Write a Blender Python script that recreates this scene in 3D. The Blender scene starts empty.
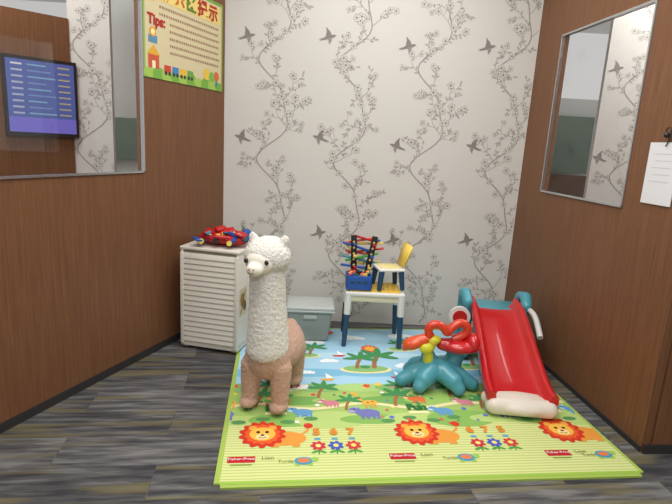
import bpy, bmesh, math, random
from mathutils import Vector, Matrix, Euler
random.seed(7)
SC=bpy.context.scene
SC.view_settings.view_transform='Standard'
# ------------------------------------------------------------------ camera
f=505.0;p=math.radians(12.1);ro=math.radians(3.32);H=1.5
R0=Vector((1,0,0));U0=Vector((0,math.sin(p),math.cos(p)));F=Vector((0,math.cos(p),-math.sin(p)))
X=R0*math.cos(ro)+U0*math.sin(ro);Y=-R0*math.sin(ro)+U0*math.cos(ro)
cd=bpy.data.cameras.new('camera');cam=bpy.data.objects.new('camera',cd);SC.collection.objects.link(cam)
M=Matrix((X,Y,-F)).transposed().to_4x4();M.translation=Vector((0,0,H));cam.matrix_world=M
cd.sensor_width=36;cd.lens=36*f/672
SC.camera=cam
# ------------------------------------------------------------------ helpers
def lin(c):
    return tuple(((x/255)/12.92 if x/255<=.04045 else ((x/255+.055)/1.055)**2.4) for x in c)
MC={}
def mat(name,c,rough=.5,spec=.5,bump=0,bscale=60,emit=0,metal=0,coat=0,var=0):
    if name in MC: return MC[name]
    m=bpy.data.materials.new(name);m.use_nodes=True;nt=m.node_tree;b=nt.nodes['Principled BSDF']
    col=(*lin(c),1)
    b.inputs['Base Color'].default_value=col;b.inputs['Roughness'].default_value=rough
    b.inputs['Specular IOR Level'].default_value=spec;b.inputs['Metallic'].default_value=metal
    b.inputs['Coat Weight'].default_value=coat
    if emit:
        b.inputs['Emission Color'].default_value=col;b.inputs['Emission Strength'].default_value=emit
    tc=nt.nodes.new('ShaderNodeTexCoord')
    if bump:
        n=nt.nodes.new('ShaderNodeTexNoise');n.inputs['Scale'].default_value=bscale
        nt.links.new(tc.outputs['Object'],n.inputs['Vector'])
        bm=nt.nodes.new('ShaderNodeBump');bm.inputs['Strength'].default_value=bump;bm.inputs['Distance'].default_value=.01
        nt.links.new(n.outputs['Fac'],bm.inputs['Height']);nt.links.new(bm.outputs['Normal'],b.inputs['Normal'])
    MC[name]=m;return m
def link(o,parent=None):
    SC.collection.objects.link(o)
    if parent is not None:o.parent=parent
    return o
def empty(name,loc=(0,0,0),yaw=0):
    e=bpy.data.objects.new(name,None);e.empty_display_size=.1;e.location=loc;e.rotation_euler=(0,0,math.radians(yaw));return link(e)
def fromverts(name,vs,fs,m,parent=None,smooth=False):
    me=bpy.data.meshes.new(name);me.from_pydata([tuple(v) for v in vs],[],fs);me.update()
    if m:me.materials.append(m)
    if smooth:
        for q in me.polygons:q.use_smooth=True
    return link(bpy.data.objects.new(name,me),parent)
def bmobj(name,bm,m,parent=None,smooth=False,loc=(0,0,0),rot=(0,0,0)):
    bmesh.ops.recalc_face_normals(bm,faces=bm.faces)
    me=bpy.data.meshes.new(name);bm.to_mesh(me);bm.free()
    if m:me.materials.append(m)
    if smooth:
        for q in me.polygons:q.use_smooth=True
    o=link(bpy.data.objects.new(name,me),parent);o.location=loc;o.rotation_euler=tuple(math.radians(a) for a in rot);return o
def box(name,size,loc,m,parent=None,bev=0,rot=(0,0,0),taper=1.0,seg=3):
    bm=bmesh.new();bmesh.ops.create_cube(bm,size=1)
    for v in bm.verts:
        k=taper if v.co.z<0 else 1
        v.co=Vector((v.co.x*size[0]*k,v.co.y*size[1]*k,v.co.z*size[2]))
    if bev:bmesh.ops.bevel(bm,geom=bm.edges[:],offset=bev,segments=seg,profile=.5,affect='EDGES')
    return bmobj(name,bm,m,parent,bev>0,loc,rot)
def cyl(name,a,b,ra,rb,m,parent=None,seg=24,cap=True):
    a=Vector(a);b=Vector(b);d=b-a;bm=bmesh.new()
    bmesh.ops.create_cone(bm,cap_ends=cap,segments=seg,radius1=ra,radius2=rb,depth=d.length)
    q=d.to_track_quat('Z','Y').to_matrix().to_4x4();q.translation=(a+b)/2
    bm.transform(q)
    o=bmobj(name,bm,m,parent,True)
    e=o.modifiers.new('e','EDGE_SPLIT');e.split_angle=.7
    return o
def ball(name,c,r,m,parent=None,rot=(0,0,0),seg=24):
    bm=bmesh.new();bmesh.ops.create_uvsphere(bm,u_segments=seg,v_segments=seg//2,radius=1)
    if not hasattr(r,'__len__'):r=(r,r,r)
    for v in bm.verts:v.co=Vector((v.co.x*r[0],v.co.y*r[1],v.co.z*r[2]))
    return bmobj(name,bm,m,parent,True,c,rot)
def tube(name,pts,r,m,parent=None,cyc=False,nurbs=True):
    cu=bpy.data.curves.new(name,'CURVE');cu.dimensions='3D';cu.bevel_depth=r;cu.bevel_resolution=4;cu.resolution_u=8;cu.use_fill_caps=True
    s=cu.splines.new('NURBS' if nurbs else 'POLY');s.points.add(len(pts)-1)
    for q,c in zip(s.points,pts):q.co=(*c,1)
    if nurbs:s.order_u=3;s.use_endpoint_u=not cyc
    s.use_cyclic_u=cyc
    cu.materials.append(m);return link(bpy.data.objects.new(name,cu),parent)
def blob(name,prims,voxel,sm,m,parent=None,disp=0,dscale=.03):
    bm=bmesh.new()
    def ell(c,r,rot=(0,0,0)):
        mt=Matrix.Translation(c)@Euler(tuple(math.radians(a) for a in rot)).to_matrix().to_4x4()@Matrix.Diagonal((*r,1))
        bmesh.ops.create_uvsphere(bm,u_segments=28,v_segments=16,radius=1,matrix=mt)
    for q in prims:
        if q[0]=='e':ell(*q[1:])
        else:
            _,a,b,ra,rb=q;a=Vector(a);b=Vector(b);d=b-a
            mt=d.to_track_quat('Z','Y').to_matrix().to_4x4();mt.translation=(a+b)/2
            bmesh.ops.create_cone(bm,cap_ends=True,segments=28,radius1=ra,radius2=rb,depth=d.length,matrix=mt)
            ell(a,(ra,)*3);ell(b,(rb,)*3)
    o=bmobj(name,bm,m,parent,True)
    r=o.modifiers.new('r','REMESH');r.mode='VOXEL';r.voxel_size=voxel;r.use_smooth_shade=True
    s=o.modifiers.new('s','SMOOTH');s.iterations=sm;s.factor=.5
    if disp:
        t=bpy.data.textures.new(name,'CLOUDS');t.noise_scale=dscale;t.noise_depth=3
        d=o.modifiers.new('d','DISPLACE');d.texture=t;d.strength=disp;d.mid_level=.45
    return o
# vertex-colour print material
def printmat(name,rough=.6):
    m=bpy.data.materials.new(name);m.use_nodes=True;nt=m.node_tree;b=nt.nodes['Principled BSDF']
    a=nt.nodes.new('ShaderNodeAttribute');a.attribute_name='ink';nt.links.new(a.outputs['Color'],b.inputs['Base Color'])
    b.inputs['Roughness'].default_value=rough;b.inputs['Specular IOR Level'].default_value=.25;return m
class Draw:
    def __init__(s,name,o,u,v,off=.0006,step=.0004,clip=None):
        s.name=name;s.o=Vector(o);s.u=Vector(u).normalized();s.v=Vector(v).normalized();s.n=s.u.cross(s.v);s.off=off;s.step=step
        s.vs=[];s.fs=[];s.cs=[];s.clip=clip;s.tx=(0,0,1)
    def at(s,x,y,k=1):s.tx=(x,y,k)
    def poly(s,pts,c,L=0):
        X0,Y0,K=s.tx
        pts=[(X0+a*K,Y0+b*K) for a,b in pts]
        if s.clip:
            c0,c1,d0,d1=s.clip
            if all(a<=c0 for a,b in pts) or all(a>=c1 for a,b in pts) or all(b<=d0 for a,b in pts) or all(b>=d1 for a,b in pts):return
            pts=[(min(max(a,c0),c1),min(max(b,d0),d1)) for a,b in pts]
        h=s.off+(L+(len(s.fs)%23)/25)*s.step
        i=len(s.vs);s.vs+=[s.o+s.u*a+s.v*b+s.n*h for a,b in pts]
        s.fs.append(tuple(range(i,i+len(pts))));s.cs.append(c)
    def rect(s,x0,y0,x1,y1,c,L=0):s.poly([(x0,y0),(x1,y0),(x1,y1),(x0,y1)],c,L)
    def disc(s,x,y,r,c,L=0,ry=None,rot=0,n=20):
        ry=ry or r;cr,sr=math.cos(rot),math.sin(rot)
        s.poly([(x+r*math.cos(t)*cr-ry*math.sin(t)*sr,y+r*math.cos(t)*sr+ry*math.sin(t)*cr) for t in [2*math.pi*i/n for i in range(n)]],c,L)
    def star(s,x,y,r,a,k,c,L=0,n=60):
        s.poly([(x+(r+a*abs(math.sin(k*t/2)))*math.cos(t),y+(r+a*abs(math.sin(k*t/2)))*math.sin(t)) for t in [2*math.pi*i/n for i in range(n)]],c,L)
    def stroke(s,pts,w,c,L=0,w1=None):
        w1=w if w1 is None else w1
        n=len(pts);l=[];r=[]
        for i,(x,y) in enumerate(pts):
            a=pts[max(i-1,0)];b=pts[min(i+1,n-1)];dx=b[0]-a[0];dy=b[1]-a[1];q=math.hypot(dx,dy) or 1
            ww=(w+(w1-w)*i/(n-1))/2
            l.append((x-dy/q*ww,y+dx/q*ww));r.append((x+dy/q*ww,y-dx/q*ww))
        for i in range(n-1):s.poly([r[i],r[i+1],l[i+1],l[i]],c,L)
    def build(s,parent,m):
        me=bpy.data.meshes.new(s.name);me.from_pydata([tuple(v) for v in s.vs],[],s.fs);me.update()
        ca=me.color_attributes.new('ink','FLOAT_COLOR','CORNER');k=0
        for pl,c in zip(me.polygons,s.cs):
            q=(*lin(c),1)
            for li in pl.loop_indices:ca.data[li].color=q
        me.materials.append(m)
        return link(bpy.data.objects.new(s.name,me),parent)
    def text(s,body,x,y,size,c,L,parent,align='CENTER',ex=0):
        cu=bpy.data.curves.new('print_text','FONT');cu.body=body;cu.size=size;cu.align_x=align;cu.align_y='CENTER';cu.offset=ex
        o=bpy.data.objects.new('print_text',cu);link(o,parent)
        q=Matrix((s.u,s.v,s.n)).transposed().to_4x4();q.translation=s.o+s.u*x+s.v*y+s.n*(s.off+L*s.step)
        o.matrix_world=q;cu.materials.append(mat('ink_%d_%d_%d'%c,c,.6,.25));return o
PRINT=printmat('printed_ink')
# ------------------------------------------------------------------ materials
def wood(name,ca,cb):
    m=bpy.data.materials.new(name);m.use_nodes=True;nt=m.node_tree;b=nt.nodes['Principled BSDF']
    tc=nt.nodes.new('ShaderNodeTexCoord');mp=nt.nodes.new('ShaderNodeMapping');mp.inputs['Scale'].default_value=(38,38,1.3)
    n=nt.nodes.new('ShaderNodeTexNoise');n.inputs['Scale'].default_value=2.2;n.inputs['Detail'].default_value=6;n.inputs['Distortion'].default_value=.4
    mp2=nt.nodes.new('ShaderNodeMapping');mp2.inputs['Scale'].default_value=(160,160,6)
    n2=nt.nodes.new('ShaderNodeTexNoise');n2.inputs['Scale'].default_value=2
    ad=nt.nodes.new('ShaderNodeMath');ad.operation='ADD';ml=nt.nodes.new('ShaderNodeMath');ml.operation='MULTIPLY';ml.inputs[1].default_value=.5
    r=nt.nodes.new('ShaderNodeValToRGB');r.color_ramp.elements[0].position=.4;r.color_ramp.elements[1].position=1.1
    r.color_ramp.elements[0].color=(*lin(ca),1);r.color_ramp.elements[1].color=(*lin(cb),1)
    for a,q in((mp,n),(mp2,n2)):
        nt.links.new(tc.outputs['Object'],a.inputs['Vector']);nt.links.new(a.outputs['Vector'],q.inputs['Vector'])
    nt.links.new(n2.outputs['Fac'],ml.inputs[0]);nt.links.new(n.outputs['Fac'],ad.inputs[0]);nt.links.new(ml.outputs[0],ad.inputs[1])
    nt.links.new(ad.outputs[0],r.inputs['Fac']);nt.links.new(r.outputs['Color'],b.inputs['Base Color'])
    b.inputs['Roughness'].default_value=.42;b.inputs['Specular IOR Level'].default_value=.3
    return m
WOOD=wood('walnut_laminate',(99,65,42),(129,88,60))
def carpet():
    m=bpy.data.materials.new('carpet_planks');m.use_nodes=True;nt=m.node_tree;b=nt.nodes['Principled BSDF'];N=nt.nodes.new;Lk=nt.links.new
    tc=N('ShaderNodeTexCoord');mp=N('ShaderNodeMapping');mp.inputs['Rotation'].default_value=(0,0,math.radians(-8))
    Lk(tc.outputs['Object'],mp.inputs['Vector'])
    def noise(scale,vec,sc=1,det=3):
        a=N('ShaderNodeMapping');a.inputs['Scale'].default_value=scale;Lk(vec,a.inputs['Vector'])
        n=N('ShaderNodeTexNoise');n.inputs['Scale'].default_value=sc;n.inputs['Detail'].default_value=det;Lk(a.outputs['Vector'],n.inputs['Vector']);return n.outputs['Fac']
    br=N('ShaderNodeTexBrick');br.inputs['Scale'].default_value=1;br.inputs['Brick Width'].default_value=.95;br.inputs['Row Height'].default_value=.24
    br.inputs['Mortar Size'].default_value=.002;br.inputs['Color1'].default_value=(0,0,0,1);br.inputs['Color2'].default_value=(1,1,1,1);br.inputs['Mortar'].default_value=(.3,.3,.3,1)
    Lk(mp.outputs['Vector'],br.inputs['Vector'])
    av=N('ShaderNodeVectorMath');av.operation='MULTIPLY_ADD';av.inputs[1].default_value=(7,3,0);Lk(br.outputs['Color'],av.inputs[0]);Lk(mp.outputs['Vector'],av.inputs[2])
    st=noise((2.0,20,1),av.outputs[0],1.5,3)
    fine=noise((10,220,1),mp.outputs['Vector'],1,3)
    r1=N('ShaderNodeValToRGB');e=r1.color_ramp.elements;e[0].position=.28;e[0].color=(*lin((58,58,60)),1);e[1].position=.74;e[1].color=(*lin((126,125,122)),1)
    x=e.new(.5);x.color=(*lin((86,85,86)),1)
    mx0=N('ShaderNodeMath');mx0.operation='MULTIPLY_ADD';mx0.inputs[1].default_value=.45;mx0.inputs[2].default_value=-.225;Lk(fine,mx0.inputs[0])
    ad=N('ShaderNodeMath');ad.operation='ADD';Lk(st,ad.inputs[0]);Lk(mx0.outputs[0],ad.inputs[1])
    pb=N('ShaderNodeMath');pb.operation='MULTIPLY_ADD';pb.inputs[1].default_value=.24;Lk(br.outputs['Color'],pb.inputs[0]);Lk(ad.outputs[0],pb.inputs[2])
    sb=N('ShaderNodeMath');sb.operation='SUBTRACT';sb.inputs[1].default_value=.12;Lk(pb.outputs[0],sb.inputs[0])
    Lk(sb.outputs[0],r1.inputs['Fac'])
    yl=noise((.9,9,1),av.outputs[0],1.3,1)
    yr=N('ShaderNodeValToRGB');yr.color_ramp.elements[0].position=.55;yr.color_ramp.elements[1].position=.62;Lk(yl,yr.inputs['Fac'])
    ym=N('ShaderNodeMath');ym.operation='MULTIPLY';ym.inputs[1].default_value=.5;Lk(yr.outputs['Color'],ym.inputs[0])
    mx=N('ShaderNodeMix');mx.data_type='RGBA';mx.inputs['B'].default_value=(*lin((122,112,72)),1)
    Lk(ym.outputs[0],mx.inputs['Factor']);Lk(r1.outputs['Color'],mx.inputs['A'])
    Lk(mx.outputs['Result'],b.inputs['Base Color']);b.inputs['Roughness'].default_value=.95;b.inputs['Specular IOR Level'].default_value=.1
    g=noise((1,1,1),tc.outputs['Object'],350,2);bu=N('ShaderNodeBump');bu.inputs['Strength'].default_value=.4;bu.inputs['Distance'].default_value=.004;Lk(g,bu.inputs['Height']);Lk(bu.outputs['Normal'],b.inputs['Normal'])
    return m
CARPET=carpet()
PAPER=mat('wallpaper_cream',(212,208,201),.75,.2,bump=.08,bscale=400)
BASE=mat('baseboard_grey',(48,46,46),.5)
SILVER=mat('brushed_metal_frame',(200,202,205),.25,metal=.9)
CEIL=mat('ceiling_white',(225,225,222),.9)
WHITEP=mat('white_plastic',(222,220,212),.4)
TEAL2=mat('light_teal_plastic',(72,150,164),.35,coat=.2)
TEAL=mat('teal_plastic',(58,146,160),.32,coat=.3)
RED=mat('red_plastic',(190,24,30),.28,coat=.4)
ORANGE=mat('orange_plastic',(222,82,32),.3,coat=.3)
LIME=mat('lime_plastic',(206,204,48),.35)
YEL=mat('yellow_plastic',(238,206,92),.35)
NAVY=mat('navy_plastic',(34,70,98),.35)
BLUE=mat('blue_plastic',(34,84,165),.35)
BLACK=mat('black_plastic',(24,24,26),.4)
GREEN=mat('green_plastic',(60,160,70),.4)
# ------------------------------------------------------------------ room
fromverts('floor',[(-6,-3,0),(6,-3,0),(6,8,0),(-6,8,0)],[(0,1,2,3)],CARPET)
fromverts('ceiling',[(-6,-3,3.3),(-6,8,3.3),(6,8,3.3),(6,-3,3.3)],[(0,1,2,3)],CEIL)
def wallpieces(name,P,u,rects,th,m,side=1):
    P=Vector((*P,0));u=Vector((*u,0)).normalized();n=Vector((-u.y,u.x,0))*side
    vs=[];fs=[]
    for s0,s1,z0,z1 in rects:
        i=len(vs)
        for q in (0,th):
            for s,z in((s0,z0),(s1,z0),(s1,z1),(s0,z1)):vs.append(P+u*s+n*q+Vector((0,0,z)))
        fs+=[(i,i+1,i+2,i+3),(i+7,i+6,i+5,i+4),(i,i+4,i+5,i+1),(i+1,i+5,i+6,i+2),(i+2,i+6,i+7,i+3),(i+3,i+7,i+4,i)]
    o=fromverts(name,vs,fs,m)
    bm=bmesh.new();bm.from_mesh(o.data);bmesh.ops.recalc_face_normals(bm,faces=bm.faces);bm.to_mesh(o.data);bm.free()
    return o
LP=(-1.615,2.247);LU=(.3395,.9406);TH=.05
l0,l1,lz0,lz1=-.35,1.065,1.25,2.36
wl=wallpieces('wall_left',LP,LU,[(-1.7,1.98,0,lz0),(-1.7,1.98,lz1,2.9),(-1.7,l0,lz0,lz1),(l1,1.98,lz0,lz1)],TH,WOOD,1)
RP=(1.665,2.408);RU=(-.1049,.9945)
r0,r1,rz0,rz1=.48,1.43,1.235,2.34
wr=wallpieces('wall_right',RP,RU,[(0,1.80,0,rz0),(0,1.80,rz1,2.9),(0,r0,rz0,rz1),(r1,1.80,rz0,rz1)],TH,WOOD,-1)
BP=(-.96,4.11);BUv=(2.436,.09)
wb=wallpieces('wall_back',BP,BUv,[(-.05,2.49,0,2.9)],.06,PAPER,1)
we=wallpieces('wall_right_end',(1.67,2.40),(1,.1),[(0.05,1.4,0,2.9)],.05,WOOD,1)
b1=wallpieces('baseboard_left',LP,LU,[(-1.7,1.97,0,.05)],.008,BASE,-1)
b2=wallpieces('baseboard_right',RP,RU,[(0,1.79,0,.03)],.006,BASE,1)
b3=wallpieces('baseboard_right_end',(1.668,2.40),(1,.1),[(0,1.4,0,.05)],.012,BASE,-1)
# added booth walls beyond the glass, standing in for what the mirrors reflect
V3=lambda a:Vector((*a,0))
tvu=(.716,.697)
wallpieces('standin_booth_wood',(-2.08-.716*1.6,3.99-.697*1.6),tvu,[(0,1.6,0,2.29)],.05,WOOD,1)
wallpieces('standin_booth_paper',(-2.09,4.0),(1,.1),[(0,.30,0,2.9)],.05,PAPER,1)
GREYW=mat('pale_partition',(228,230,227),.6);GREENW=mat('frosted_green_glass',(128,152,138),.3)
wallpieces('standin_booth_grey',(-2.4,4.75),(1,.05),[(0,1.3,0,2.9)],.05,GREYW,1)
wallpieces('standin_booth_panel',(-2.4,4.70),(1,.05),[(0,.9,1.25,1.62)],.03,GREENW,1)
wallpieces('standin_neighbour_paper',(2.235,4.62),(1,-.05),[(0,1.6,0,2.9)],.05,PAPER,1)
wallpieces('standin_neighbour_grey',(1.9,6.0),(1,.0),[(0,2.4,0,2.15)],.05,GREYW,1)
wallpieces('standin_neighbour_panel',(2.3,5.9),(1,.0),[(0,.52,1.32,1.95)],.03,GREENW,1)
wallpieces('standin_neighbour_wood',(1.9,5.8),(1,.0),[(0,.9,0,1.3)],.03,WOOD,1)
# wallpaper pattern
def wallpattern(D,W,Hh,x_off=0):
    ink=(160,154,147);ink2=(174,168,160);dark=(116,110,104);pet=(210,206,198)
    rnd=random.Random(3)
    def blossom(x,y,r,L=1):
        a0=rnd.random()*6
        for k in range(5):
            a=a0+k*1.2566;D.disc(x+math.cos(a)*r*.6,y+math.sin(a)*r*.6,r*.52,ink2,L,r*.4,a,8)
        for k in range(5):
            a=a0+k*1.2566;D.disc(x+math.cos(a)*r*.6,y+math.sin(a)*r*.6,r*.36,pet,L+1,r*.25,a,8)
        D.disc(x,y,r*.22,dark,L+2,n=6)
    def leaf(x,y,a,l):
        D.disc(x+math.cos(a)*l/2,y+math.sin(a)*l/2,l/2,ink2,1,l*.22,a,8)
    def twig(x,y,a,l,w,depth):
        pts=[(x,y)];n=7;cv=rnd.uniform(-.1,.25)*(1 if math.cos(a)>0 else -1)
        for i in range(n):
            a+=cv+rnd.uniform(-.2,.2);x+=math.cos(a)*l/n;y+=math.sin(a)*l/n;pts.append((x,y))
            if depth>0 and i in(2,4):twig(x,y,a+rnd.choice((-.9,.9)),l*.5,w*.7,depth-1)
            if rnd.random()<.42:leaf(x,y,a+rnd.choice((-1,1)),.032)
            if rnd.random()<.18:D.disc(x+rnd.uniform(-.012,.012),y+rnd.uniform(-.012,.012),.005,dark,1,n=6)
        D.stroke(pts,w,ink,0,w*.4)
        if rnd.random()<.8:blossom(x,y,rnd.uniform(.019,.030))
        else:leaf(x,y,a,.035)
    def bird(x,y,fl):
        c=(136,130,125)
        P=lambda pts,c,L:D.poly([(x+fl*a*.8,y+b*.8) for a,b in pts],c,L)
        P([(-.075,.012),(-.05,.02),(-.02,.012),(.02,.004),(.055,-.018),(.10,-.03),(.062,-.03),(.095,-.048),(.045,-.034),(.0,-.022),(-.04,-.012)],c,3)
        P([(-.03,.012),(-.012,.045),(.03,.085),(.022,.045),(.03,.004)],c,3)
        P([(-.03,-.008),(-.03,-.04),(-.005,-.075),(.0,-.04),(.015,-.018)],(150,144,138),3)
    k=0
    x=.42+x_off
    while x-.4<W+.3:
        ph=0
        fn=lambda z:x+.11*math.sin(2*math.pi*z/.76+ph)+.035*math.sin(4*math.pi*z/.76+1)
        pts=[(fn(.02+i*.04),.02+i*.04) for i in range(int((Hh-.05)/.04))]
        D.stroke(pts,.010,ink,0)
        zz=.06;sd=1
        rnd=random.Random(5+k%2)
        while zz<Hh-.12:
            a=math.pi/2-sd*rnd.uniform(.5,1.2)
            twig(fn(zz),zz,a,rnd.uniform(.13,.22),.0055,1)
            if rnd.random()<.5:blossom(fn(zz)+rnd.uniform(-.02,.02),zz+.02,.026)
            sd=-sd;zz+=rnd.uniform(.06,.10)
        x+=.62;k+=1
    for i in range(-1,6):
        for j,zr in enumerate((.77,1.54,2.30)):
            bird(.19+x_off+i*.62+(-.03 if j==1 else .0),zr+(.0 if i%2 else -.03),-1 if j!=1 else 1)
bu=Vector((*BUv,0)).normalized()
D=Draw('wallpaper_print',(BP[0],BP[1],0),bu,(0,0,1),clip=(.01,2.43,.01,2.89))
wallpattern(D,2.44,2.88);D.build(wb,PRINT)
bp=bpy.data.objects['standin_booth_paper']
q=Vector((1,.1,0)).normalized()
D=Draw('wallpaper_print',(-2.09,4.0,0),q,(0,0,1),clip=(.005,.295,.01,2.89));wallpattern(D,.4,2.88,-.25);D.build(bp,PRINT)
q=Vector((1,-.05,0)).normalized()
D=Draw('wallpaper_print',(2.235,4.62,0),q,(0,0,1),clip=(.005,1.59,.01,2.89));wallpattern(D,1.6,2.88,-.1);D.build(bpy.data.objects['standin_neighbour_paper'],PRINT)
# mirrors made as clear glass openings, added booth scenery standing in for reflections
def glass_opening(name,P,U,s0,s1,z0,z1,side):
    P=V3(P);U=V3(U).normalized();n=Vector((-U.y,U.x,0))*side # towards room
    root=empty(name)
    def bar(nm,a0,a1,b0,b1,m,d0=-.01,d1=.010):
        vs=[P+U*s+n*d+Vector((0,0,z)) for d in(d0,d1) for s,z in((a0,b0),(a1,b0),(a1,b1),(a0,b1))]
        return fromverts(nm,vs,[(0,1,2,3),(7,6,5,4),(0,4,5,1),(1,5,6,2),(2,6,7,3),(3,7,4,0)],m,root)
    t=.012
    bar('frame_bottom',s0,s1,z0,z0+t,SILVER);bar('frame_top',s0,s1,z1-t,z1,SILVER)
    bar('frame_side_1',s0,s0+t,z0,z1,SILVER);bar('frame_side_2',s1-t,s1,z0,z1,SILVER)
    g=bpy.data.materials.new('glass_'+name);g.use_nodes=True;nt=g.node_tree
    tr=nt.nodes.new('ShaderNodeBsdfTransparent');gl=nt.nodes.new('ShaderNodeBsdfGlossy');gl.inputs['Roughness'].default_value=.01
    mx=nt.nodes.new('ShaderNodeMixShader');mx.inputs[0].default_value=.04
    nt.links.new(tr.outputs[0],mx.inputs[1]);nt.links.new(gl.outputs[0],mx.inputs[2]);nt.links.new(mx.outputs[0],nt.nodes['Material Output'].inputs[0])
    bar('glass_pane',s0+t,s1-t,z0+t,z1-t,g,0,.002)
    return root
glass_opening('mirror_opening',LP,LU,l0,l1,lz0,lz1,-1)
glass_opening('mirror_opening.001',RP,RU,r0,r1,rz0,rz1,1)
# tv from the left reflection, hung on the stand-in booth wall
tv=empty('television')
TP=Vector((-2.39,3.69,0));TU=Vector((.716,.697,0)).normalized();n=TU.cross(Vector((0,0,1)))
def slab(nm,s0,s1,z0,z1,d0,d1,m,par,P=TP,U=TU,n=n):
    vs=[P+U*s+n*d+Vector((0,0,z)) for d in(d0,d1) for s,z in((s0,z0),(s1,z0),(s1,z1),(s0,z1))]
    return fromverts(nm,vs,[(0,1,2,3),(7,6,5,4),(0,4,5,1),(1,5,6,2),(2,6,7,3),(3,7,4,0)],m,par)
slab('housing',-.02,.46,1.43,1.98,.001,.04,BLACK,tv)
slab('screen',.0,.44,1.455,1.955,.04,.043,mat('screen_glow',(64,78,134),.3,emit=.7),tv)
D=Draw('screen_text',TP+n*.043,TU,(0,0,1))
for i in range(9):
    y=1.93-i*.042
    D.rect(.03,y-.012,.10,y,(190,200,225) if i else (230,230,240),1);D.rect(.13,y-.010,.25+.03*(i%3),y,(130,160,210) if i%2 else (140,190,220),1);D.rect(.33,y-.010,.41,y,(200,190,150),1)
    D.rect(.02,y-.020,.42,y-.017,(100,120,170),1)
slab('screen_banner',.0,.44,1.455,1.56,.0435,.0445,mat('banner_glow',(96,90,170),.3,emit=.6),tv)
D.build(tv,PRINT)
# ------------------------------------------------------------------ poster
post=empty('safety_poster')
LUv=V3(LU).normalized();ln=LUv.cross(Vector((0,0,1)))
PO=V3(LP)+LUv*1.075+Vector((0,0,1.84))
slab('sheet',0,.86,0,.62,.001,.006,mat('poster_paper',(210,196,156),.5),post,PO,LUv,ln)
D=Draw('poster_print',PO+ln*.006,LUv,(0,0,1),clip=(0,.86,0,.62))
D.rect(.0,.0,.86,.035,(112,160,70),0);D.rect(0,.6,.86,.62,(120,160,70),0);D.rect(0,0,.016,.62,(140,176,84),0);D.rect(.844,0,.86,.62,(140,176,84),0)
for i in range(10):
    D.disc(.05+i*.085,.03,.055,(120,170,74) if i%2 else (160,192,88),1,.03+.012*(i%3))
D.rect(.04,.06,.14,.14,(200,90,60),2);D.poly([(.03,.14),(.15,.14),(.09,.20)],(220,166,56),2);D.rect(.075,.06,.105,.105,(240,230,190),3)
D.rect(.045,.21,.125,.255,(90,140,170),2);D.disc(.085,.275,.03,(226,150,60),3);D.disc(.085,.275,.018,(250,230,160),4)
for i,(c) in enumerate([(200,70,60),(70,130,180),(230,180,60),(110,160,70)]):
    D.rect(.19+i*.08,.05,.255+i*.08,.095,c,3);D.disc(.205+i*.08,.045,.013,(60,60,60),4,n=10);D.disc(.24+i*.08,.045,.013,(60,60,60),4,n=10)
D.disc(.66,.10,.04,(230,190,70),3);D.disc(.72,.09,.035,(120,180,80),3);D.disc(.78,.10,.035,(214,110,70),3);D.rect(.77,.03,.79,.07,(70,110,170),3)
D.disc(.08,.50,.05,(226,186,60),1);D.disc(.08,.50,.033,(210,90,60),2)
D.rect(.15,.47,.82,.585,(230,204,120),1)
for i,ch_ in enumerate('游乐区提示'):
    D.text(ch_,.215+i*.13,.525,.115,((176,50,45),(190,100,34),(100,130,60),(176,50,45),(176,60,45))[i],8,post,ex=.004)
D.text('Tips:',.12,.345,.085,(180,40,35),8,post,ex=.003)
rr=random.Random(2)
for i in range(7):
    y=.435-i*.043;x=.25 if i>1 else .15
    while x<.80:
        w=rr.uniform(.010,.017);D.rect(x,y-.008,x+w,y+.008,(156,124,102),1);x+=w+.008
D.build(post,PRINT)
# paper on right wall
ps=empty('notice_sheet')
RUv=V3(RU).normalized();rn=Vector((0,0,1)).cross(RUv)
if rn.x>0:rn=-rn
def rslab(nm,s0,s1,z0,z1,d0,d1,m,par):return slab(nm,s0,s1,z0,z1,d0,d1,m,par,V3(RP),RUv,rn)
rslab('paper_sheet',.12,.335,1.285,1.60,.004,.008,mat('white_paper',(222,222,224),.6),ps)
rslab('paper_sheet_back',.05,.11,1.50,1.57,.004,.008,mat('white_paper2',(200,205,205),.6),ps)
ball('hook',V3(RP)+RUv*.215+rn*.02+Vector((0,0,1.635)),.014,BLACK,ps)
tube('hook_wire',[tuple(V3(RP)+RUv*a+rn*.015+Vector((0,0,z))) for a,z in((.215,1.63),(.24,1.66),(.20,1.68),(.19,1.62),(.215,1.58))],.003,BLACK,ps)
for i in range(5):
    rslab('print_line_%d'%i,.16,.30-.02*(i%2),1.54-i*.035,1.544-i*.035,.008,.0085,mat('grey_ink',(196,196,200),.6),ps)
# ------------------------------------------------------------------ play mat
A=Vector((-.475,1.922,0));mu=Vector((.9915,.130,0)).normalized();mv=Vector((-.130,.9915,0)).normalized()
MW,MH,MT=2.07,1.945,.010
mroot=empty('play_mat')
bm=bmesh.new();bmesh.ops.create_cube(bm,size=1)
for w in bm.verts:
    w.co=A+mu*((w.co.x+.5)*MW)+mv*((w.co.y+.5)*MH)+Vector((0,0,(w.co.z+.5)*MT))
vert=[e for e in bm.edges if abs(e.verts[0].co.z-e.verts[1].co.z)>.005]
bmesh.ops.bevel(bm,geom=vert,offset=.03,segments=5,affect='EDGES')
bmobj('foam_sheet',bm,mat('mat_edge_green',(164,190,88),.5,.25),mroot)
A2=A+mu*.025+mv*.02
D=Draw('mat_print',A2+Vector((0,0,MT)),mu,mv,off=.0005,step=.00035,clip=(.0,MW-.045,.0,MH-.04))
D.rect(-.1,-.1,MW,.54,(216,221,154),0)
y=.03
while y<.50:
    D.rect(-.1,y,MW,y+.008,(188,204,116),1);y+=.021
D.rect(-.1,-.1,MW,.02,(156,192,78),2)
D.rect(-.1,.54,MW,.93,(162,194,106),0)
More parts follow.
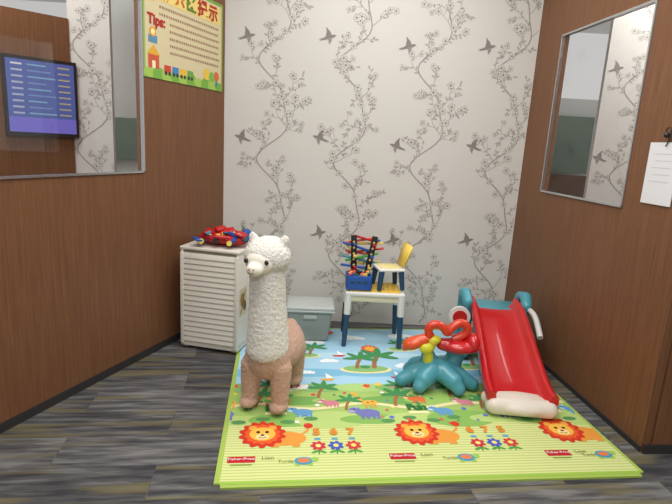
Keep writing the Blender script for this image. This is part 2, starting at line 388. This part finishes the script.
D.rect(-.1,.93,MW,MH,(166,208,230),0)
for i in range(9):
    D.disc(.05+i*.25,.52,.2,(136,182,92) if i%2 else (184,208,124),2,.05+.02*(i%3),n=28)
for i in range(8):
    D.disc(.1+i*.28,.73,.2,(120,168,88) if i%2 else (156,194,102),3,.05,n=28)
for i in range(9):
    D.disc(.0+i*.26,.89,.17,(174,206,128) if i%2 else (138,186,110),3,.055,n=28)
D.stroke([(-.02+i*.05,.665+.03*math.sin(i*.5)) for i in range(43)],.03,(232,222,168),4)
def lion(x,y,k=1):
    D.at(x,y,k)
    D.disc(.10,-.035,.095,(226,150,62),4,.055,0);D.rect(.04,-.1,.075,-.04,(226,150,62),5);D.rect(.13,-.1,.165,-.04,(226,150,62),5)
    D.stroke([(.17,-.01),(.2,.02),(.21,.055)],.012,(226,150,62),4);D.disc(.21,.065,.022,(204,60,36),5)
    D.star(0,0,.086,.022,14,(206,52,34),6);D.star(0,0,.068,.014,14,(226,92,40),7)
    D.disc(-.045,.05,.018,(232,166,70),8);D.disc(.045,.05,.018,(232,166,70),8)
    D.disc(0,0,.058,(240,184,76),9,.053);D.disc(0,-.022,.03,(246,218,156),10,.022)
    D.disc(-.02,.014,.009,(40,30,30),11,n=10);D.disc(.02,.014,.009,(40,30,30),11,n=10);D.disc(0,-.01,.010,(90,40,30),11,.007,n=10)
    D.stroke([(-.018,-.025),(0,-.034),(.018,-.025)],.005,(150,50,30),11)
    D.at(0,0,1)
for x in(.18,1.0,1.83):lion(x,.385,1.15)
def label(x,y):
    D.rect(x-.065,y-.024,x+.065,y+.024,(190,30,40),4);D.text('Fisher-Price',x,y,.026,(245,245,245),14,mroot)
    D.rect(x-.05,y-.045,x+.05,y-.036,(120,150,60),4)
    D.text('Lion',x+.125,y+.005,.035,(110,120,50),14,mroot)
for x in(.085,.87,1.69):label(x,.175)
def turtle(x,y):
    D.disc(x,y,.045,(70,150,180),5,.03);D.disc(x,y+.003,.03,(220,125,75),6,.018);D.disc(x+.055,y+.01,.018,(150,195,90),6)
    D.disc(x-.03,y-.025,.014,(150,195,90),4);D.disc(x+.03,y-.025,.014,(150,195,90),4);D.text('Turtle',x-.085,y-.005,.03,(110,120,50),14,mroot)
for x in(.38,1.19,1.93):turtle(x,.155)
def flower(x,y,c):
    D.stroke([(x,y-.07),(x,y)],.007,(60,140,60),4);D.disc(x-.02,y-.05,.02,(80,160,70),4,.009,.5);D.disc(x+.02,y-.05,.02,(80,160,70),4,.009,-.5)
    D.star(x,y,.026,.015,7,c,6);D.disc(x,y,.014,(240,220,120),7,n=12)
for b in(.46,1.30):
    for i,c in enumerate([(200,50,70),(70,90,180),(204,60,60)]):
        flower(b+i*.09,.275,c)
        D.text(str(5+(i+(b>1)*1)%3),b+i*.09,.395,.08,(222,140,50),14,mroot,ex=.004)
        D.disc(b+i*.09,.335,.018,(90,160,200),5,.010,n=12)
def palm(x,y,k=1):
    D.at(x,y,k);D.stroke([(0,0),(.01,.05),(.03,.10)],.016,(160,110,70),6)
    for a in(-.3,.5,1.4,2.3,3.2):D.disc(.03+math.cos(a)*.035,.10+math.sin(a)*.03,.042,(72,144,86),7,.013,a,12)
    D.at(0,0,1)
def animal(x,y,c,c2,k=1):
    D.at(x,y,k);D.disc(0,0,.07,c,6,.042);D.disc(-.07,.03,.035,c,7,.03);D.disc(-.09,.015,.02,c2,8,.015)
    for q in(-.045,-.015,.02,.045):D.rect(q,-.065,q+.018,-.02,c,5)
    D.disc(-.06,.06,.010,c2,8);D.disc(-.075,.035,.006,(20,20,30),9,n=8);D.at(0,0,1)
for b in(-.05,.77,1.59):
    animal(b,.585,(116,120,180),(170,165,210),1.0)
    D.disc(b+.03,.70,.05,(232,176,72),6,.028);D.stroke([(b-.01,.71),(b-.04,.80)],.018,(232,176,72),6);D.disc(b-.05,.81,.022,(232,176,72),7,.014)
    for q in(0,.03,.055):D.rect(b+q,.64,b+q+.01,.70,(220,156,60),5)
    for q in((.02,.70),(.05,.71),(-.02,.75)):D.disc(b+q[0],q[1],.008,(180,90,40),8,n=8)
    animal(b+.33,.74,(220,112,62),(240,196,136),.75)
    animal(b+.45,.60,(100,156,200),(180,215,235),.8)
    animal(b+.62,.70,(206,130,140),(240,200,200),.7)
    palm(b+.18,.66,1.4);palm(b+.22,.80,1.2);palm(b+.55,.76,1.3);palm(b+.70,.62,1.1)
    D.rect(b+.24,.575,b+.36,.60,(240,232,176),5);D.text('Fun',b+.30,.64,.08,(50,116,60),14,mroot,ex=.006)
    D.rect(b+.28,.87,b+.50,.93,(236,234,226),5);D.text('1 2 3',b+.39,.90,.06,(210,70,60),14,mroot,ex=.003)
    for q in range(5):
        D.star(b+.08*q+.05,.91+.02*(q%2),.016,.010,5,[(220,80,70),(240,204,80),(230,130,165),(245,245,245),(96,120,200)][q],6)
    for q in range(4):D.disc(b+.1+.13*q,.50+.03*(q%2),.04,(92,146,84),5,.02)
rq=random.Random(9)
for i in range(60):
    x,y=rq.uniform(0,2.0),rq.uniform(.47,.92);c=rq.choice([(220,80,80),(240,210,80),(245,245,240),(96,120,200),(80,140,80),(80,140,80)])
    D.disc(x,y,rq.uniform(.008,.016),c,5,n=10)
def cloud(x,y,k=1):
    for a,c,r in((-.06,0,.035),(-.02,.015,.045),(.03,.01,.04),(.07,0,.03)):D.disc(x+a*k,y+c*k,r*k,(236,242,244),4,n=16)
def island(x,y,k=1):
    D.disc(x,y,.13*k,(138,186,116),4,.045*k);D.disc(x,y-.012*k,.15*k,(234,222,168),3,.05*k);palm(x-.05*k,y,1.4*k);palm(x+.05*k,y+.005,1.7*k)
    D.disc(x,y+.02*k,.03*k,(76,146,84),6,.02*k)
for i in range(6):
    D.disc(.1+i*.4,1.10,.26,(126,186,216),1,.06,n=30);D.disc(.3+i*.4,1.38,.22,(186,220,236),1,.05,n=30)
for x,y,k in((.2,1.06,.8),(.86,1.16,1.2),(1.6,1.2,1),(.45,1.38,.8),(1.2,1.5,.8),(.30,1.75,.7)):island(x,y,k)
for x,y,k in((.5,1.62,1.2),(.85,1.7,1),(1.25,1.75,1.1),(.15,1.5,1),(1.6,1.6,1),(.62,1.28,.7),(1.15,1.2,.8),(.45,1.10,.6)):cloud(x,y,k)
D.star(.95,1.5,.05,.02,12,(226,96,50),5);D.disc(.95,1.5,.04,(242,180,76),6)
D.star(.66,1.82,.035,.02,12,(226,96,50),5)
for x,y,c in((.7,1.38,(200,50,50)),(.32,1.25,(230,150,60)),(1.05,1.04,(200,60,110)),(1.4,1.34,(76,96,180)),(.58,1.01,(240,180,60))):
    D.poly([(x-.05,y),(x+.05,y),(x+.03,y-.025),(x-.03,y-.025)],c,6);D.poly([(x-.005,y+.005),(x-.005,y+.08),(x+.045,y+.01)],(245,245,245),6)
D.build(mroot,PRINT)
ZM=MT+.0055
# ------------------------------------------------------------------ cabinet
cab=empty('louvered_cabinet',(-.862,3.358,ZM),-11.5)
CW,CD,CH=.43,.38,.725
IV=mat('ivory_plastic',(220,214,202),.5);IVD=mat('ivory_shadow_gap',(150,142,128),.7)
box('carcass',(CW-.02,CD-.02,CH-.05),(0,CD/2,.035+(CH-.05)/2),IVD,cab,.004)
box('side_panel_1',(.018,CD,CH-.03),(-CW/2+.009,CD/2,.03+(CH-.03)/2),IV,cab,.004)
box('side_panel_2',(.018,CD,CH-.03),(CW/2-.009,CD/2,.03+(CH-.03)/2),IV,cab,.004)
box('top_panel',(CW+.01,CD+.01,.022),(0,CD/2,CH),IV,cab,.006)
box('plinth',(CW,CD,.04),(0,CD/2,.032),IV,cab,.004)
box('stile_1',(.026,.018,CH-.06),(-CW/2+.014,-.004,.03+(CH-.06)/2),IV,cab,.004)
box('stile_2',(.026,.018,CH-.06),(CW/2-.014,-.004,.03+(CH-.06)/2),IV,cab,.004)
ns=17
for i in range(ns):
    z=.07+i*(CH-.12)/(ns-1)
    box('louvre_%02d'%i,(CW-.054,.010,.039),(0,-.002,z),IV,cab,.003,rot=(-16,0,0))
for i,(a,b) in enumerate(((-1,0),(1,0),(-1,1),(1,1))):
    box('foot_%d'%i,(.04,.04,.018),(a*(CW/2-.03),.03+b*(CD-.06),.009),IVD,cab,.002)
D=Draw('side_sticker',(CW/2+.0005,.02,.26),(0,1,0),(0,0,1))
D.rect(0,0,.13,.2,(200,190,162),0);D.disc(.05,.12,.035,(150,120,70),1,.05);D.disc(.09,.07,.03,(110,100,60),1,.045,.5);D.stroke([(.02,.02),(.06,.08),(.1,.18)],.01,(120,70,50),2)
D.build(cab,PRINT)
# toys on cabinet
tp=empty('toy_pile',(-.80,3.50,ZM+CH+.02),-8)
rr=random.Random(11)
cols=[RED,BLUE,RED,RED,BLUE,RED,NAVY,RED]
blob('toy_bag',[('e',(0,.02,.05),(.17,.12,.05)),('e',(.1,.0,.05),(.09,.09,.045)),('e',(-.1,.03,.04),(.09,.09,.04))],.008,4,mat('patchwork_red',(180,36,36),.6,bump=.5,bscale=30),tp,.02,.04)
for i in range(20):
    a=rr.uniform(-.15,.16);b=rr.uniform(-.11,.08);h=.108-abs(a)*.25-max(0,-b-.04)*.6+rr.uniform(-.008,.01)
    box('toy_block_%d'%i,(rr.uniform(.06,.12),rr.uniform(.035,.07),rr.uniform(.014,.026)),(a,b,h),cols[i%8],tp,.006,rot=(rr.uniform(-30,30),rr.uniform(-25,25),rr.uniform(0,180)))
for i in range(7):
    box('toy_piece_%d'%i,(.035,.022,.014),(rr.uniform(-.12,.12),rr.uniform(-.13,.0),.11-rr.uniform(0,.04)),(YEL,WHITEP,ORANGE,YEL,TEAL)[i%5],tp,.004,rot=(rr.uniform(-40,40),rr.uniform(-40,40),rr.uniform(0,180)))
for i in range(3):
    a=-.11+.10*i;cyl('toy_wheel_%d'%i,(a,-.125,.035+.01*(i%2)),(a+.004,-.14,.037+.01*(i%2)),.018,.018,(YEL,BLACK,YEL,BLACK)[i],tp,16)
# ------------------------------------------------------------------ grey bin
gb=empty('storage_bin',(-.175,3.74,ZM),4)
GR=mat('translucent_grey_plastic',(172,180,176),.25)
GR.node_tree.nodes['Principled BSDF'].inputs['Transmission Weight'].default_value=.35
GR.node_tree.nodes['Principled BSDF'].inputs['IOR'].default_value=1.2
box('tub',(.34,.26,.24),(0,0,.121),GR,gb,.02,taper=.84)
box('rim',(.37,.29,.018),(0,0,.243),mat('grey_rim',(176,184,180),.4),gb,.008)
box('lid',(.365,.285,.03),(0,0,.264),mat('grey_lid',(186,192,188),.4),gb,.012)
box('handle',(.10,.012,.03),(.0,-.134,.20),mat('grey_rim',(176,184,180),.4),gb,.005)
# ------------------------------------------------------------------ table
tb=empty('play_table',(.305,3.74,ZM),1)
TW,TD,TT=.44,.34,.41
WT=mat('table_white',(226,226,220),.4)
box('table_top',(TW,TD,.028),(0,0,TT),WT,tb,.008)
box('apron',(TW-.03,TD-.03,.05),(0,0,TT-.035),mat('pale_yellow',(226,220,190),.45),tb,.006)
box('block_plate',(TW-.06,TD-.06,.008),(0,0,TT+.017),mat('yellow_plate',(226,186,70),.4),tb,.002)
for i in range(9):
    for j in range(6):
        cyl('stud_%d_%d'%(i,j),(-.16+i*.04,-.1+j*.04,TT+.02),(-.16+i*.04,-.1+j*.04,TT+.028),.010,.010,YEL,tb,10)
for i,(a,b) in enumerate(((-1,-1),(1,-1),(-1,1),(1,1))):
    x,y=a*(TW/2-.025),b*(TD/2-.025)
    cyl('leg_upper_%d'%i,(x,y,TT-.012),(x+a*.005,y+b*.003,.25),.028,.025,WT,tb)
    cyl('leg_lower_%d'%i,(x+a*.005,y+b*.003,.25),(x+a*.015,y+b*.008,.001),.023,.018,NAVY,tb)
# chair on table
ZT=ZM+TT+.028
ch=empty('toddler_chair',(.405,3.72,ZT+.001),12)
box('seat',(.20,.20,.022),(0,0,.15),WT,ch,.009)
for i,(a,b) in enumerate(((-1,-1),(1,-1),(-1,1),(1,1))):
    cyl('leg_%d'%i,(a*.075,b*.08,.142),(a*.09,b*.092,.0),.022,.017,NAVY,ch)
bm=bmesh.new();bmesh.ops.create_cube(bm,size=1)
for v in bm.verts:v.co=Vector((v.co.x*.022,v.co.y*(.19 if v.co.z>0 else .15),v.co.z*.18))
bmesh.ops.bevel(bm,geom=bm.edges[:],offset=.009,segments=3,affect='EDGES')
bmobj('backrest',bm,YEL,ch,True,(.118,0,.25),(0,16,0))
box('seat_pad',(.15,.15,.006),(0,0,.163),mat('seat_cream',(236,220,150),.4),ch,.002)
# crate + construction toy
cr=empty('block_crate',(.18,3.66,ZT+.001),3)
for nm,s,l in(('base',(.19,.15,.01),(0,0,.006)),('side_1',(.19,.01,.10),(0,-.07,.055)),('side_2',(.19,.01,.10),(0,.07,.055)),('side_3',(.01,.15,.10),(-.09,0,.055)),('side_4',(.01,.15,.10),(.09,0,.055))):
    box(nm,s,l,BLUE,cr,.003)
for i in range(26):
    box('brick_%d'%i,(.032,.02,.018),(rr.uniform(-.07,.07),rr.uniform(-.045,.045),rr.uniform(.07,.12)),rr.choice([RED,YEL,GREEN,BLACK,BLUE,ORANGE]),cr,.002,rot=(rr.uniform(-30,30),rr.uniform(-30,30),rr.uniform(0,180)))
for i in range(3):box('vent_%d'%i,(.035,.004,.02),(-.05+i*.05,-.077,.06),NAVY,cr,.001)
tr=empty('toy_track_tower',(.20,3.80,ZT+.001),0)
for k,(x,l) in enumerate(((-.06,-3),(.065,9))):
    box('track_%d'%k,(.045,.012,.37),(x,.0,.187),BLACK,tr,.004,rot=(0,l,0))
    for i in range(7):
        z=.05+i*.045;xx=x+math.tan(math.radians(l))*(z-.187)
        box('track_mark_%d_%d'%(k,i),(.014,.004,.016),(xx,-.008,z),mat('mark_cream',(215,190,120),.5),tr,.001,rot=(0,l+35,0))
    for i in range(3):
        box('track_car_%d_%d'%(k,i),(.03,.014,.022),(x+math.tan(math.radians(l))*(.12+i*.09-.187)+.01,-.014,.12+i*.09),(RED,YEL,BLUE)[(i+k)%3],tr,.004,rot=(0,l+10,0))
bars=((.345,RED,14,.20,.02),(.325,ORANGE,-12,.22,-.03),(.30,YEL,-4,.30,.01),(.275,BLUE,16,.26,-.03),(.25,RED,-10,.28,.03),(.225,ORANGE,6,.22,-.02),(.20,GREEN,-16,.26,.0),(.175,TEAL,10,.30,-.01),(.15,YEL,-6,.24,.03),(.12,BLUE,4,.28,-.02),(.22,YEL,48,.20,-.06),(.26,BLUE,-50,.2,.07))
for i,(z,c,an,l,xo) in enumerate(bars):
    box('bar_%d'%i,(l,.020,.018),(xo,.016+.018*(i%3),z),c,tr,.005,rot=(0,an,rr.uniform(-6,6)))
# ------------------------------------------------------------------ slide
sl=empty('toddler_slide',(1.12,2.635,ZM),-3.5)
def sweep(name,path,sec,m,parent):
    vs=[];fs=[];n=len(sec(0))
    for i,(y,z) in enumerate(path):
        a=path[max(i-1,0)];b=path[min(i+1,len(path)-1)];t=Vector((0,b[0]-a[0],b[1]-a[1])).normalized();nn=Vector((0,-t.z,t.y))
        for x,h in sec(i/(len(path)-1)):vs.append(Vector((x,y,z))+nn*h)
    for i in range(len(path)-1):
        for j in range(n):fs.append((i*n+j,i*n+(j+1)%n,(i+1)*n+(j+1)%n,(i+1)*n+j))
    fs.append(tuple(range(n)));fs.append(tuple((len(path)-1)*n+j for j in reversed(range(n))))
    o=fromverts(name,vs,fs,m,parent,True)
    bm=bmesh.new();bm.from_mesh(o.data);bmesh.ops.recalc_face_normals(bm,faces=bm.faces);bm.to_mesh(o.data);bm.free()
    e=o.modifiers.new('e','EDGE_SPLIT');e.split_angle=1.2
    return o
path=[(.04,.085),(.10,.088),(.17,.098),(.25,.125),(.34,.163),(.44,.208),(.54,.255),(.64,.30),(.74,.346),(.80,.37),(.86,.382),(.95,.385)]
W=.178
sec=[(-W,-.03),(-W-.01,.02),(-W-.006,.055),(-W+.012,.066),(-W+.03,.055),(-W+.042,.01),(-W+.065,.0),(0,-.004),(W-.065,.0),(W-.042,.01),(W-.03,.055),(W-.012,.066),(W+.006,.055),(W+.01,.02),(W,-.03)]
def secf(t):
    k=1.08-.12*t;return [(x*k,h) for x,h in sec]
o=sweep('chute',path,secf,RED,sl)
blob('chute_foot',[('e',(0,.09,.055),(.20,.11,.055)),('c',(-.155,.05,.054),(.155,.05,.054),.052,.052),('c',(-.165,.15,.05),(.165,.15,.05),.045,.045)],.008,6,mat('cream_plastic',(220,210,196),.4),sl)
for s in(-1,1):
    nm='1' if s<0 else '2'
    blob('tower_side_'+nm,[('c',(s*.20,.82,.05),(s*.20,.86,.37),.042,.038),('c',(s*.20,1.08,.05),(s*.20,1.04,.37),.042,.038),
        ('c',(s*.20,.84,.22),(s*.20,1.05,.22),.03,.03),('c',(s*.20,.84,.06),(s*.20,1.07,.06),.035,.035),
        ('c',(s*.20,.86,.37),(s*.205,.83,.43),.038,.038),('c',(s*.205,.83,.43),(s*.215,.90,.475),.038,.040),('c',(s*.215,.90,.475),(s*.21,1.0,.455),.040,.038),('c',(s*.21,1.0,.455),(s*.20,1.04,.37),.038,.038)],.008,5,TEAL2,sl)
box('platform',(.36,.22,.03),(0,.98,.37),TEAL2,sl,.01)
box('step_1',(.36,.10,.03),(0,1.05,.12),TEAL2,sl,.01);box('step_2',(.36,.09,.03),(0,1.03,.25),TEAL2,sl,.01)
blob('chute_prop',[('c',(-.12,.52,.05),(-.12,.56,.22),.03,.03),('c',(.12,.52,.05),(.12,.56,.22),.03,.03),('c',(-.12,.52,.04),(.12,.52,.04),.03,.03)],.01,4,TEAL2,sl)
cyl('ball_target',(-.262,.80,.33),(-.262,.775,.33),.075,.075,WHITEP,sl);cyl('ball_target_centre',(-.262,.776,.33),(-.262,.768,.33),.05,.05,RED,sl)
tube('side_rail',[(.215,.84,.41),(.235,.76,.41),(.24,.66,.36),(.235,.56,.30)],.020,mat('pale_grey_plastic',(205,205,200),.4),sl)
# ------------------------------------------------------------------ rocking toy
rk=empty('rocking_toy',(.685,3.03,ZM),0)
RO=mat('red_orange_plastic',(210,58,28),.3,coat=.3)
# broad rocker base: two wide lobes joined by a saddle body
prs=[('e',(0,0,.11),(.13,.11,.075)),('c',(-.04,0,.12),(-.06,-.01,.20),.075,.045)]
for a,r in((196,.235),(232,.20),(308,.20),(344,.235),(40,.2),(140,.2)):
    t=math.radians(a)
    prs+=[('c',(math.cos(t)*.06,math.sin(t)*.06,.11),(math.cos(t)*.15,math.sin(t)*.14,.08),.07,.058),('c',(math.cos(t)*.15,math.sin(t)*.14,.08),(math.cos(t)*r,math.sin(t)*r*.9,.043),.054,.042)]
prs+=[('c',(.1,.02,.12),(.13,.03,.22),.06,.055),('e',(.13,.03,.235),(.085,.07,.035))]
blob('rocker_base',prs,.008,6,TEAL2,rk)
# lime neck with a grip collar
blob('neck',[('c',(-.06,-.03,.17),(-.07,-.045,.24),.036,.028),('c',(-.07,-.045,.24),(-.045,-.04,.31),.028,.032),('e',(-.085,-.06,.265),(.045,.03,.035)),('e',(-.04,-.04,.32),(.045,.04,.03))],.006,4,LIME,rk)
# saddle seat: scooped, higher at the right
blob('seat_red',[('c',(.02,-.02,.285),(.12,-.02,.275),.04,.055),('e',(.13,-.02,.28),(.11,.09,.045)),('e',(.205,-.02,.305),(.05,.08,.065))],.007,5,RED,rk)
# orange grip swelling out to the left
blob('grip_orange',[('c',(-.06,-.03,.325),(-.13,-.03,.30),.035,.04),('e',(-.165,-.03,.285),(.07,.055,.04),(0,-18,0)),('c',(-.19,-.03,.28),(-.215,-.03,.25),.035,.022)],.007,4,ORANGE,rk)
# curved red handle sweeping up from the neck to the right and back
tube('handle_curve',[(-.05,-.04,.31),(-.09,-.04,.37),(-.06,-.04,.425),(.01,-.04,.41),(.04,-.04,.36),(.07,-.03,.41),(.13,-.02,.44),(.175,-.02,.40),(.15,-.02,.345),(.08,-.02,.32)],.027,RO,rk)
ball('handle_end',(-.045,-.045,.315),(.035,.034,.03),YEL,rk)
# ------------------------------------------------------------------ alpaca
al=empty('alpaca_plush',(-.345,2.625,ZM+.006),-14)
def wool(name,upper,lower,zc):
    m=bpy.data.materials.new(name);m.use_nodes=True;nt=m.node_tree;b=nt.nodes['Principled BSDF'];N=nt.nodes.new;Lk=nt.links.new
    tc=N('ShaderNodeTexCoord');sx=N('ShaderNodeSeparateXYZ');Lk(tc.outputs['Object'],sx.inputs[0])
    n=N('ShaderNodeTexNoise');n.inputs['Scale'].default_value=40;Lk(tc.outputs['Object'],n.inputs['Vector'])
    a=N('ShaderNodeMath');a.operation='MULTIPLY_ADD';a.inputs[1].default_value=.03;Lk(n.outputs['Fac'],a.inputs[0]);Lk(sx.outputs['Z'],a.inputs[2])
    yb=N('ShaderNodeMath');yb.operation='MULTIPLY_ADD';yb.inputs[1].default_value=-.4;Lk(sx.outputs['Y'],yb.inputs[0]);Lk(a.outputs[0],yb.inputs[2])
    mr=N('ShaderNodeMapRange');mr.inputs['From Min'].default_value=zc;mr.inputs['From Max'].default_value=zc+.015;Lk(yb.outputs[0],mr.inputs['Value'])
    mx=N('ShaderNodeMix');mx.data_type='RGBA';mx.inputs['A'].default_value=(*lin(lower),1);mx.inputs['B'].default_value=(*lin(upper),1);Lk(mr.outputs[0],mx.inputs['Factor'])
    n2=N('ShaderNodeTexNoise');n2.inputs['Scale'].default_value=160;n2.inputs['Detail'].default_value=3;Lk(tc.outputs['Object'],n2.inputs['Vector'])
    ml=N('ShaderNodeMix');ml.data_type='RGBA';ml.blend_type='MULTIPLY';ml.inputs['Factor'].default_value=.22
    Lk(mx.outputs['Result'],ml.inputs['A']);Lk(n2.outputs['Fac'],ml.inputs['B']);Lk(ml.outputs['Result'],b.inputs['Base Color'])
    bu=N('ShaderNodeBump');bu.inputs['Strength'].default_value=.8;bu.inputs['Distance'].default_value=.008;Lk(n2.outputs['Fac'],bu.inputs['Height']);Lk(bu.outputs['Normal'],b.inputs['Normal'])
    b.inputs['Roughness'].default_value=1;b.inputs['Specular IOR Level'].default_value=.05;b.inputs['Sheen Weight'].default_value=.2
    return m
WOOL=wool('alpaca_wool',(238,234,224),(206,168,146),.375)
pr=[('e',(0,.17,.29),(.145,.22,.125)),('e',(0,.0,.30),(.13,.11,.13)),('e',(-.02,.30,.29),(.13,.11,.12)),
    ('c',(0,-.01,.36),(-.005,-.015,.62),.118,.098),('c',(-.005,-.015,.62),(-.01,-.02,.80),.098,.095),
    ('e',(-.01,-.02,.875),(.125,.118,.10)),('e',(-.01,-.0,.925),(.09,.085,.055)),
    ('e',(-.02,.41,.33),(.05,.06,.05))]
for s in(-1,1):
    pr+=[('c',(s*.085,-.02,.25),(s*.09,-.03,.05),.062,.046),('c',(s*.08-.02,.30,.25),(s*.08-.02,.32,.05),.065,.046),('e',(s*.09,-.045,.035),(.05,.06,.032)),('e',(s*.08-.02,.305,.035),(.05,.06,.032))]
    pr+=[('e',(s*.085-.01,-.01,.955),(.026,.02,.042),(0,s*18,0))]
blob('body',pr,.0065,3,WOOL,al,.013,.012)
FACE=mat('short_plush',(236,229,214),.9,.1,bump=.3,bscale=150)
blob('face',[('e',(-.02,-.105,.855),(.078,.048,.062)),('e',(-.026,-.15,.83),(.046,.042,.036))],.006,3,FACE,al)
for s in(-1,1):
    nm='l' if s<0 else 'r'
    ball('eye_'+nm,(-.023+s*.056,-.142,.870),(.012,.009,.014),mat('eye_black',(12,10,10),.1,coat=1),al)
    ball('nostril_'+nm,(-.028+s*.012,-.190,.838),(.005,.004,.003),mat('nose_brown',(120,84,76),.6),al)
tube('mouth',[(-.046,-.183,.818),(-.028,-.192,.812),(-.010,-.183,.818)],.0022,mat('nose_brown',(120,84,76),.6),al)
# ------------------------------------------------------------------ lights
def area(name,loc,sx,sy,e,col=(1,.99,.975),rot=(0,0,0)):
    l=bpy.data.lights.new(name,'AREA');l.shape='RECTANGLE';l.size=sx;l.size_y=sy;l.energy=e;l.color=col
    o=bpy.data.objects.new(name,l);o.location=loc;o.rotation_euler=rot;return link(o)
area('ceiling_light_1',(.2,1.5,3.25),2.6,1.0,66)
area('ceiling_light_2',(.3,3.1,3.25),1.6,.7,31)
area('booth_fill_left',(-2.2,3.0,3.25),1.2,1.2,44)  # added fill to brighten the stand-in booth behind the left opening
area('booth_fill_right',(2.9,3.8,3.25),1.2,1.2,50)  # extra fill lifting the stand-in scenery behind the right opening
area('ceiling_light_5',(0,-1.2,3.25),3,1,70)
w=bpy.data.worlds.new('hall_ambient');SC.world=w;w.use_nodes=True
w.node_tree.nodes['Background'].inputs[0].default_value=(1,.995,.99,1);w.node_tree.nodes['Background'].inputs[1].default_value=.56
